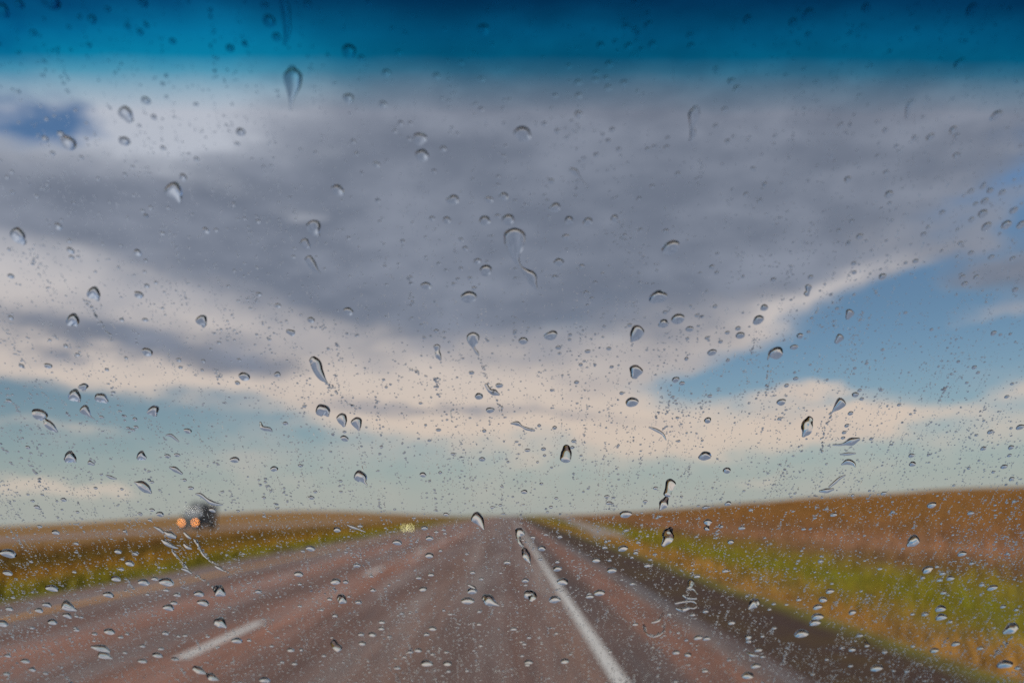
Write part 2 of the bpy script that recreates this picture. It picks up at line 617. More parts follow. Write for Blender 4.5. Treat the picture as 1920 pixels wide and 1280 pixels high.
# paint
strip("edge_line", [(0.80, y) for y in yline], 0.062, MAT['white'], 0.004, road, zroad)
strip("yellow_line", [(-6.58, y) for y in yline], 0.085, MAT['yellow'], 0.004, road, zroad)
for k in range(0, 30):
    y0 = 7.67 + 9.56 * k
    strip("lane_dash", [(-3.01, y0 + d) for d in (0, 0.85, 1.7, 2.5)], 0.075, MAT['white'], 0.004, road, zroad)
for sgn in (-1, 1):
    strip("edge_line", [(OPP_X + sgn * 4.2, y) for y in yline], 0.08, MAT['white'] if sgn < 0 else MAT['yellow'], 0.004, opp, zopp)


# ------------------------------------------------------------------ grass
def grass(name, x0, x1, y0, y1, n, label, hmin, hmax):
    yy = y0 + (y1 - y0) * rng.random(n) ** 1.6
    xx = x0 + (x1 - x0) * rng.random(n) ** 1.3
    zz = terrain(xx, yy) - 0.02
    hh = hmin + (hmax - hmin) * rng.random(n)
    # clumping
    cl = 0.5 + 0.5 * np.sin(xx * 1.7 + 2.0 * np.sin(yy * 0.35)) * np.sin(yy * 0.8 + xx)
    hh *= 0.45 + 0.9 * cl
    tx = np.interp(yy, [q[1] for q in side], [q[0] for q in side])
    hh = np.where((np.abs(xx - tx) < 1.0) & (yy > 34), 0.03, hh)
    hh = np.where((xx < tx) & (xx > 3) & (yy > 40), np.minimum(hh, 0.10), hh)
    a = rng.random(n) * 2 * math.pi
    w = 0.010 + 0.012 * rng.random(n) + 0.0007 * yy
    lean = 0.35 * hh
    b = rng.random(n) * 2 * math.pi
    p0 = np.stack([xx - np.cos(a) * w, yy - np.sin(a) * w, zz], 1)
    p1 = np.stack([xx + np.cos(a) * w, yy + np.sin(a) * w, zz], 1)
    mx, my = xx + np.cos(b) * lean * 0.35, yy + np.sin(b) * lean * 0.35
    p2 = np.stack([mx + np.cos(a) * w * 0.6, my + np.sin(a) * w * 0.6, zz + hh * 0.6], 1)
    p3 = np.stack([mx - np.cos(a) * w * 0.6, my - np.sin(a) * w * 0.6, zz + hh * 0.6], 1)
    p4 = np.stack([xx + np.cos(b) * lean, yy + np.sin(b) * lean, zz + hh], 1)
    v = np.stack([p0, p1, p2, p3, p4], 1).reshape(-1, 3)
    me = bpy.data.meshes.new(name)
    me.vertices.add(n * 5)
    me.vertices.foreach_set('co', v.astype(np.float32).ravel())
    i0 = np.arange(n) * 5
    loops = np.stack([i0, i0 + 1, i0 + 2, i0 + 3, i0 + 3, i0 + 2, i0 + 4], 1).ravel()
    me.loops.add(n * 7)
    me.loops.foreach_set('vertex_index', loops.astype(np.int32))
    me.polygons.add(n * 2)
    st = np.stack([np.arange(n) * 7, np.arange(n) * 7 + 4], 1).ravel()
    me.polygons.foreach_set('loop_start', st.astype(np.int32))
    me.update(calc_edges=True)
    me.validate()
    o = link(name, me, MAT['ground'])
    return tag(o, label, 'grass', kind='stuff')


grass("bank_grass", 3.75, 40, 3.5, 110, 60000, "dry brown and green grass on the bank beside the shoulder", 0.10, 0.32)
grass("median_grass", -8.25, -30, 6, 100, 50000, "dry brown and yellow-green grass on the median", 0.10, 0.30)


# ------------------------------------------------------------------ truck
def build_truck(loc, heading):
    T = empty("truck", loc)
    T.rotation_euler = (0, 0, heading)
    tag(T, "dark slate lorry with glowing orange headlights on the opposite carriageway", "truck")
    # faces -Y; front bumper at y = 0
    box("bumper", -1.22, 1.22, -0.05, 0.35, 0.35, 0.80, MAT['cab'], T, 0.05)
    box("hood", -0.98, 0.98, 0.10, 1.90, 0.80, 1.95, MAT['cab'], T, 0.08, tx=0.12, ty0=0.28)
    g = box("grille", -0.52, 0.52, 0.06, 0.20, 0.86, 1.72, MAT['cab'], T, 0.03, ty0=0.18)
    for k in range(7):
        x = -0.42 + 0.14 * k
        box("grille_bar", x - 0.02, x + 0.02, 0.03, 0.09, 0.90, 1.66, MAT['black'], g, 0.008, ty0=0.19, ty1=-0.19)
    for s in (-1, 1):
        box("fender", s * 1.10 - 0.19, s * 1.10 + 0.19, 0.15, 1.75, 0.70, 1.30, MAT['cab'], T, 0.10, tx=0.03, ty0=0.22, ty1=0.15)
        h = cyl("headlight", (s * 0.96, 0.115, 1.02), 0.165, 0.12, 'Y', MAT['head'], T, 20)
        cyl("headlight_ring", (s * 0.96, 0.15, 1.02), 0.20, 0.10, 'Y', MAT['chrome'], h, 20)
    box("cab_body", -1.16, 1.16, 1.80, 4.60, 0.75, 2.75, MAT['cab'], T, 0.08, tx=0.06, ty0=0.16)
    w = box("windscreen", -1.02, 1.02, 1.76, 1.86, 1.95, 2.72, MAT['glass'], T, 0.02, tx=0.06, ty0=0.13, ty1=-0.08)
    box("windscreen_divider", -0.025, 0.025, 1.73, 1.80, 1.95, 2.72, MAT['black'], w, 0.005, ty0=0.14, ty1=-0.14)
    box("sun_visor", -1.10, 1.10, 1.55, 1.98, 2.70, 2.84, MAT['chrome'], T, 0.03)
    rf = box("roof_fairing", -1.05, 1.05, 2.05, 4.55, 2.78, 3.85, MAT['fairing'], T, 0.12, tx=0.16, ty0=0.95)
    for k in range(5):
        box("marker_lamp", -0.84 + 0.42 * k - 0.05, -0.84 + 0.42 * k + 0.05, 2.02, 2.12, 2.86, 2.93, MAT['chrome'], rf, 0.01)
    for s in (-1, 1):
        d = box("cab_door", s * 1.165 - 0.02, s * 1.165 + 0.02, 1.98, 3.05, 0.95, 2.60, MAT['cab'], T, 0.01)
        box("door_window", s * 1.165 - 0.035, s * 1.165 + 0.035, 2.06, 2.98, 1.90, 2.54, MAT['glass'], d, 0.01)
        mr = box("side_mirror", s * 1.46 - 0.10, s * 1.46 + 0.10, 1.66, 1.80, 1.70, 2.45, MAT['black'], T, 0.03)
        box("mirror_arm", s * 1.28 - 0.14, s * 1.28 + 0.14, 1.72, 1.76, 2.38, 2.42, MAT['chrome'], mr, 0.008)
        st = cyl("exhaust_stack", (s * 1.08, 4.80, 2.45), 0.085, 3.3, 'Z', MAT['chrome'], T, 14)
        cyl("stack_guard", (s * 1.08, 4.80, 1.9), 0.14, 1.4, 'Z', MAT['chrome'], st, 14)
        cyl("fuel_tank", (s * 1.02, 3.35, 0.78), 0.31, 1.35, 'Y', MAT['chrome'], T, 18)
        for y in (1.05, 6.1, 7.3):
            xx = s * (1.03 if y < 2 else 0.98)
            wh = cyl("wheel", (xx, y, 0.52), 0.52, 0.30 if y < 2 else 0.52, 'X', MAT['rubber'], T, 24)
            cyl("rim", (xx + s * (0.13 if y < 2 else 0.24), y, 0.52), 0.29, 0.06, 'X', MAT['chrome'], wh, 16)
            if y > 2:
                box("mudguard", xx - 0.30, xx + 0.30, y - 0.62, y + 0.62, 1.08, 1.14, MAT['black'], T, 0.02)
    box("chassis", -0.45, 0.45, 0.40, 7.9, 0.55, 0.95, MAT['black'], T, 0.03)
    box("sleeper", -1.14, 1.14, 4.55, 5.6, 0.85, 3.20, MAT['cab'], T, 0.08, tx=0.05)
    bb = box("cargo_box", -1.25, 1.25, 5.75, 7.9, 1.20, 3.55, MAT["trailer"], T, 0.04)
    box("box_rim", -1.28, 1.28, 5.72, 5.80, 3.46, 3.60, MAT["chrome"], bb, 0.01)
    return T


build_truck((OPP_X + 2.35, 114.0, float(base(114)) - 0.298), R(0))

# guessed low post on the median, two yellow reflectors made to glow
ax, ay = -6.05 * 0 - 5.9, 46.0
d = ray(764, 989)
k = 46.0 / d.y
reflector_p = EYE + d * k
LX, LY = reflector_p.x, reflector_p.y
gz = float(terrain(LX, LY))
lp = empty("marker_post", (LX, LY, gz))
tag(lp, "low grey marker post with two round yellow reflectors made to glow on the median", "marker post")
ph = reflector_p.z - gz
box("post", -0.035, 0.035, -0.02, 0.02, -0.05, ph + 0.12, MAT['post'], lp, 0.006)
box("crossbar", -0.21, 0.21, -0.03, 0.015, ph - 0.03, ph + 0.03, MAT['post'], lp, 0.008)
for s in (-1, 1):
    hd = cyl("reflector_housing", (s * 0.165, -0.01, ph), 0.085, 0.07, 'Y', MAT['black'], lp, 18)
    cyl("reflector_glow", (s * 0.165, -0.055, ph), 0.055, 0.03, 'Y', MAT['amber'], hd, 18)

# ------------------------------------------------------------------ the car we sit in
TH = R(38.0)                                    # rake of the windscreen
GN = Vector((0, math.sin(TH), math.cos(TH)))    # outward normal
GS = Vector((0, math.cos(TH), -math.sin(TH)))   # down the glass
GX = Vector((1, 0, 0))
GC = 0.245                                      # distance from the eye to the outer face
GO = EYE + GN * GC


def on_glass(px, py):
    d = ray(px, py)
    t = GC / d.dot(GN)
    p = EYE + d * t
    q = p - GO
    return q.dot(GX), q.dot(GS), t


def glass_pt(x, s, h=0.0):
    return GO + GX * x + GS * s + GN * h


CARX = -0.30
car = empty("car", (CARX, -0.6, 0.0))
tag(car, "car the road is seen from, its raked windscreen covered in rain", "car")
S0, S1 = -0.20, 0.76


def pane(name, s0, s1, h0, h1, mat, parent, inset=0.0):
    vs = []
    for h in (h0, h1):
        for (s, hw) in ((s0, 0.66 + (s0 - S0) * 0.12), (s1, 0.66 + (s1 - S0) * 0.12)):
            for sg in (-1, 1):
                vs.append(glass_pt(CARX + sg * (hw - inset), s, h) - Vector((CARX, -0.6, 0)))
    f = [(0, 1, 3, 2), (4, 6, 7, 5), (0, 4, 5, 1), (2, 3, 7, 6), (0, 2, 6, 4), (1, 5, 7, 3)]
    return link(name, mesh(name, vs, f), mat, parent)


shield = pane("windshield", S0, S1, -0.005, 0.0, MAT['clear'], car)
shield['label'] = "clear raked windscreen with a blue-green tint band along its top"


def tint_mat():
    mt, N, out = new_mat("tint_film")
    g = N.n('ShaderNodeBsdfTransparent')
    geo = N.n('ShaderNodeNewGeometry')
    q = N.vmath('SUBTRACT', geo.outputs['Position'], tuple(GO))
    s = N.vmath('DOT_PRODUCT', q, tuple(GS))
    sep = N.n('ShaderNodeSeparateXYZ')
    N.t.links.new(q, sep.inputs[0])
    s = N.math('MULTIPLY_ADD', sep.outputs[0], -0.024, s)     # the band runs slightly askew
    nz = N.noise(N.mapping(q, scale=(40, 40, 40)), 1.0, 2.0)
    s = N.math('MULTIPLY_ADD', nz, 0.004, s)
    fr = N.n('ShaderNodeMapRange')
    N.put(fr.inputs[0], s)
    fr.inputs[1].default_value, fr.inputs[2].default_value = 0.060, 0.125
    G = lambda v: (v - 0.060) / 0.065
    c = N.ramp(fr.outputs[0], [(0.0, (0.004, 0.05, 0.13)), (G(0.0753), (0.004, 0.15, 0.34)), (G(0.085), (0.004, 0.34, 0.60)), (G(0.0915), (0.006, 0.42, 0.66)),
                               (G(0.0965), (0.16, 0.60, 0.78)), (G(0.102), (0.55, 0.80, 0.89)), (G(0.110), (1.0, 1.0, 1.0))])
    N.put(g.inputs[0], c)
    N.t.links.new(g.outputs[0], out.inputs[0])
    return mt


tb = [glass_pt(CARX + sg * 0.655, s, -0.0025) - Vector((CARX, -0.6, 0)) for s in (S0, 0.122) for sg in (-1, 1)]
tint = link("tint_band", mesh("tint_band", tb, [(0, 1, 3, 2)]), tint_mat(), shield)
tint['label'] = "blue-green tint band along the top of the windscreen"

C0 = Vector((CARX, -0.6, 0))


def local(p):
    return tuple(Vector(p) - C0)


for sg in (-1, 1):
    secs = []
    for s in (S0 - 0.01, S1 + 0.02):
        hw = 0.66 + (s - S0) * 0.12
        secs.append([local(glass_pt(CARX + sg * (hw + a), s, h)) for a, h in ((0.0, -0.03), (0.0, 0.008), (0.045, 0.006), (0.075, -0.03), (0.07, -0.08), (0.02, -0.07))])
    loft("pillar", secs, MAT['lining'], car, bevel=0.004)
# roof, from the header back
secs = []
for (y, z, hw) in ((glass_pt(0, S0).y - 0.005, glass_pt(0, S0).z - 0.01, 0.70), (-0.35, 1.63, 0.70), (-1.2, 1.66, 0.68), (-2.2, 1.55, 0.62)):
    secs.append([local((CARX + t * hw, y, z + dz - 0.05 * t * t)) for t, dz in ((-1, 0.03), (-0.5, 0.03), (0, 0.03), (0.5, 0.03), (1, 0.03), (1, -0.02), (0.5, -0.02), (0, -0.02), (-0.5, -0.02), (-1, -0.02))])
loft("roof", secs, MAT['lining'], car)
# dashboard under the glass
b1 = glass_pt(0, S1)
secs = []
for (y, z0, z1) in ((b1.y - 0.01, 0.70, b1.z - 0.035), (0.45, 0.62, 0.955), (0.15, 0.55, 0.92), (0.02, 0.55, 0.84)):
    secs.append([local((CARX - 0.74, y, z0)), local((CARX + 0.74, y, z0)), local((CARX + 0.74, y, z1)), local((CARX - 0.74, y, z1))])
loft("dashboard", secs, MAT['black'], car, bevel=0.012)
for sg in (-1, 1):
    xa = CARX + sg * 0.72
    secs = []
    for (y, z1) in ((0.30, 0.98), (-0.4, 0.97), (-1.3, 0.99), (-2.1, 1.02)):
        secs.append([local((xa, y, 0.25)), local((xa + sg * 0.06, y, 0.25)), local((xa + sg * 0.07, y, z1)), local((xa, y, z1))])
    loft("door", secs, MAT['lining'], car, bevel=0.01)
secs = [[local((CARX - 0.70, -1.55 - k, z)), local((CARX + 0.70, -1.55 - k, z)), local((CARX + 0.70, -1.75 - k, z)), local((CARX - 0.70, -1.75 - k, z))] for z, k in ((0.25, 0.0), (0.7, 0.1), (1.25, 0.28))]
loft("rear_seat", secs, MAT['lining'], car, bevel=0.03)
box("floor", -0.70, 0.70, -1.3, 0.95, 0.20, 0.26, MAT['lining'], car, 0.01)
# unseen hood ahead of the glass, matte black to darken arcs in drops
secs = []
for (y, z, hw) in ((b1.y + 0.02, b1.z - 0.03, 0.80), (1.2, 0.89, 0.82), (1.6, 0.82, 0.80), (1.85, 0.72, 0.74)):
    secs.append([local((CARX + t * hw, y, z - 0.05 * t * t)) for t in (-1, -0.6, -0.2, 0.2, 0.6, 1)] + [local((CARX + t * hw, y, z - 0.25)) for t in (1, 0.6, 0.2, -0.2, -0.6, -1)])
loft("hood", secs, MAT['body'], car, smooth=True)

# ------------------------------------------------------------------ rain on the glass
# round drops: x, y of the middle and width, in pixels of the 1920-wide photograph
ROUND = """
273 189 14|288 220 10|114 252 11|128 268 24|233 265 17|84 261 11|451 248 15|343 333 13|282 390 8|267 396 7|273 405 9|305 278 9|98 288 8|234 328 8|69 369 7|13 333 8|22 323 7|23 361 7|368 299 9|152 296 8
109 425 12|132 470 12|134 483 9|130 452 8|258 474 13|273 489 8|274 406 8|304 438 8|386 433 12|405 432 8|20 518 10|260 553 15|275 536 10|20 596 10|228 600 9|272 600 9|276 660 18|123 649 9|335 675 10|381 677 9|448 675 8|40 686 9|90 686 12|145 665 8|200 693 8|236 671 7|338 689 8|379 694 7|458 706 20|445 718 11
74 777 25|16 752 9|253 786 10|255 801 9|190 782 8|352 808 13|52 839 9|314 855 11|332 853 10|440 862 16|407 869 6|346 900 9|358 915 10|179 915 7|228 917 7|61 939 7|119 937 10|52 927 6|145 960 7|398 956 12|285 956 10|300 964 13|262 963 8|281 975 9|104 998 12|234 996 9|74 987 8
653 185 18|718 197 14|724 138 14|818 144 12|903 150 10|751 232 11|769 232 9|740 247 9|662 266 10|668 289 9|767 261 9|787 261 24|791 292 24|706 309 12|633 357 22|708 377 10|849 375 21|917 375 14|944 369 17|934 348 8|934 332 8|814 322 10|831 280 12|902 206 10|591 287 7|810 410 11|838 413 14|909 414 20|953 412 22|933 406 10
653 447 8|755 453 10|911 507 23|865 450 9|872 466 11|895 490 13|913 491 7|822 495 8|836 507 7|864 504 9|858 524 8|881 522 8|850 533 8|799 536 18|889 541 10|879 557 28|653 584 18|583 600 13|485 552 10|521 573 11|723 594 6|818 621 10|833 623 6|833 634 7|520 702 12|884 699 10|719 712 7|615 654 7|505 637 7
646 822 15|646 810 7|535 794 10|724 726 7|732 721 6|936 723 13|898 743 16|919 769 15|908 808 10|514 879 14|563 873 9|904 861 12|849 851 8|712 851 6|715 838 7|798 797 7|805 826 7|793 890 13|584 933 11|591 922 8|639 922 7|639 902 7|495 933 9|488 909 7|485 900 6|923 951 8|836 964 11|941 912 7|740 955 6|495 968 7|776 971 7|632 993 14|675 986 9|796 990 12|832 993 8|818 997 8|834 1000 8|745 1017 16|805 1009 14
980 252 30|1040 390 20|1067 414 17|1102 416 17|1152 410 14|1033 340 11|1118 291 10|1021 233 10|1045 247 11|1085 215 14|1148 244 11|1141 265 10|1160 281 9|1214 281 9|1250 277 10|1252 260 9|1223 350 9|1198 373 9|1364 266 11|1359 206 10|1342 237 10|1382 168 13|1372 153 12|1343 131 11|1142 122 13|1118 138 11|1117 151 11|1137 148 11|1084 156 12|1170 157 12|1066 126 11|1085 181 12|1140 166 12|1041 181 10|1399 365 10|1425 377 9|1413 317 9|1435 345 9|1271 327 10
1061 445 14|1258 465 31|1249 434 11|1201 432 10|1048 492 18|1091 500 11|1040 520 11|1130 514 7|1099 549 10|1110 560 8|1101 573 7|1116 530 8|1335 501 11|1345 476 8|1344 512 8|1393 519 7|1234 557 30|1247 586 10|1271 598 24|1244 607 19|1293 617 14|1307 592 8|1341 575 9|1422 600 20|1433 577 14|1384 616 11|1388 629 16|1364 624 9|1351 641 9|1326 634 9|1335 661 16|1287 673 10|1365 676 9|1289 635 8|1181 610 9|1033 629 23|981 639 17|1069 628 8|1068 637 7|1047 652 10|1049 663 7|1102 659 10|1089 684 9|1147 688 8|1081 717 10|1267 712 14
1327 788 14|1317 826 7|1273 827 7|1363 882 15|1040 802 11|1011 798 9|1076 827 10|1019 842 10|989 844 10|974 834 6|1021 854 8|1073 839 9|1229 915 10|1138 931 10|1151 933 7|1142 943 11|983 922 12|1015 907 8|1159 889 5|1173 964 21|1236 968 9|1365 944 12|1323 951 11|1408 956 9|1278 931 7|1391 990 11|1214 1005 6|1050 1006 10|999 1007 9|1136 1015 10|1370 1016 12|1352 987 10|1197 1017 8|1306 1006 7
1667 365 14|1869 218 17|1788 245 13|1745 258 13|1794 256 10|1715 259 9|1660 245 9|1577 235 10|1793 292 11|1662 324 9|1646 294 8|1590 337 12|1821 359 10|1843 351 9|1857 358 10|1880 361 10|1847 378 12|1830 383 9|1843 401 15|1901 395 12|1767 399 10|1822 412 10|1597 416 10|1668 382 7
1850 425 15|1887 422 16|1915 422 14|1740 427 9|1732 440 9|1821 475 10|1859 483 10|1899 486 10|1805 520 10|1831 520 10|1809 533 11|1904 544 10|1655 519 13|1601 494 9|1602 511 9|1592 454 8|1573 433 9|1520 520 10|1717 490 10|1801 457 9|1612 444 12|1450 525 10|1558 553 7|1500 630 12|1455 662 27|1489 651 13|1863 625 11|1876 628 6|1655 656 7|1827 689 9|1834 699 7|1625 682 7
1492 710 9|1475 723 10|1465 754 16|1462 785 9|1604 740 12|1612 732 8|1771 730 8|1813 718 6|1616 748 8|1686 759 8|1595 775 11|1888 744 8|1913 801 12|1857 810 11|1845 789 6|1896 803 6|1588 798 10|1583 811 9|1581 821 8|1634 823 8|1709 854 11|1711 870 12|1741 853 7|1844 841 10|1896 839 11|1893 854 8|1817 878 7|1883 875 11|1863 885 7|1897 898 11|1789 910 6|1657 925 10|1599 929 8|1831 816 6|1747 947 15|1820 962 10|1674 960 9|1902 940 8|1894 973 6|1563 965 11|1550 954 8|1507 992 7
15 1038 22|14 1074 14|97 1103 18|221 1034 12|253 1038 11|243 1056 15|229 1048 8|227 1067 9|143 1019 9|58 1053 7|139 1072 8|217 1085 15|269 1092 18|312 1091 24|290 1085 12|203 1115 16|311 1106 9|332 1115 12|373 1113 17|381 1130 19|316 1139 18|326 1130 12|88 1134 13|73 1144 13|17 1141 12|98 1166 15|126 1154 14|143 1155 8|152 1157 7|4 1169 17|60 1177 8|141 1177 8|143 1181 9|205 1184 17|177 1188 10|226 1194 9|310 1187 12|238 1188 8|444 1201 17|334 1192 8|347 1191 8|389 1193 8|467 1200 9|302 1216 9|267 1211 9|295 1228 16|267 1239 14|328 1235 12|234 1223 8|47 1239 13|60 1255 12|85 1262 9|12 1263 11|14 1229 10
582 1028 16|568 1033 8|826 1032 9|805 1041 16|669 1060 12|560 1076 16|629 1090 18|648 1091 12|618 1123 11|654 1118 8|672 1129 12|793 1104 14|699 1106 12|808 1077 12|785 1083 10|696 1080 8|886 1073 10|902 1085 10|951 1054 12|875 1038 7|877 1126 22|885 1108 18|899 1146 10|898 1170 9|811 1178 14|800 1189 11|716 1166 12|715 1178 12|730 1193 8|698 1189 14|677 1189 12|679 1206 13|545 1218 13|565 1218 11|509 1211 8|607 1229 9|552 1244 10|529 1241 8|628 1154 11|603 1143 8|562 1136 8|784 1219 13|769 1222 11|758 1231 8|811 1226 9|837 1222 9|839 1243 16|800 1243 21|745 1252 11|841 1258 10|876 1257 8|901 1210 9|496 1275 17|484 1109 12|844 1151 8|832 1144 8|753 1150 8|935 1179 8
1016 1028 15|1045 1066 16|985 1088 13|1013 1048 8|1045 1053 10|1055 1090 21|1147 1069 17|1168 1028 18|1134 1026 11|1118 1050 15|1143 1050 10|1192 1036 11|1185 1045 8|1228 1039 8|1214 1060 12|1220 1049 8|1124 1111 19|1105 1113 9|1106 1118 14|1040 1124 21|1307 1080 11|1360 1070 11|1186 1094 11|1255 1151 9|1191 1170 10|1299 1152 10|1309 1195 15|1325 1197 13|1268 1223 13|1290 1227 13|1272 1186 8|1287 1200 8|1372 1167 13|1323 1146 11|1401 1117 8|1417 1248 16|1422 1218 13|1403 1194 13|1404 1202 11|1322 1257 12|1367 1237 9|1402 1266 21|1430 1192 9|991 1241 15|989 1246 10|1059 1239 16|979 1229 8|983 1207 9|992 1195 9|963 1179 11|1043 1187 8|1070 1226 7|1144 1221 8|1267 1277 9
1539 1052 11|1804 1038 14|1739 1068 18|1767 1075 10|1782 1084 13|1762 1087 10|1730 1083 9|1650 1066 8|1757 1062 8|1861 1102 15|1841 1096 10|1769 1111 10|1822 1056 9|1889 1038 7|1556 1108 14|1543 1124 15|1533 1138 15|1533 1156 19|1528 1167 19|1503 1188 23|1598 1148 13|1498 1124 9|1475 1133 7|1560 1094 6|1764 1141 17|1765 1157 18|1735 1151 12|1711 1151 8|1782 1165 9|1881 1137 10|1906 1143 8|1792 1207 13|1752 1219 14|1838 1215 11|1885 1246 22|1908 1252 10|1612 1191 11|1578 1214 9|1598 1217 13|1659 1222 10|1712 1211 8|1644 1252 20|1550 1236 8|1595 1248 8|1701 1258 9|1676 1257 7|1524 1263 8|1452 1177 9|1443 1142 8|1451 1132 8
1185 754 24|1322 855 23|35 8 14|172 37 13|201 18 9|238 50 10|262 61 11|274 49 9|323 78 11|166 85 8|128 52 7|95 3 26|5 20 18|431 91 13|458 82 10|518 70 14|495 11 12|576 10 14|504 40 20|906 57 20|654 97 24|677 110 12|747 100 11|760 64 8|1192 5 12|1215 28 12|1216 48 13|1174 51 12|1191 57 11|1154 80 12|1178 88 13|1223 85 13|1126 87 13|1203 94 10|1402 38 14|1516 28 18|1488 43 14|1823 20 18|1294 68 12|1296 87 12|1800 120 16|1625 16 14|1517 66 12|268 6 14|63 62 9
"""
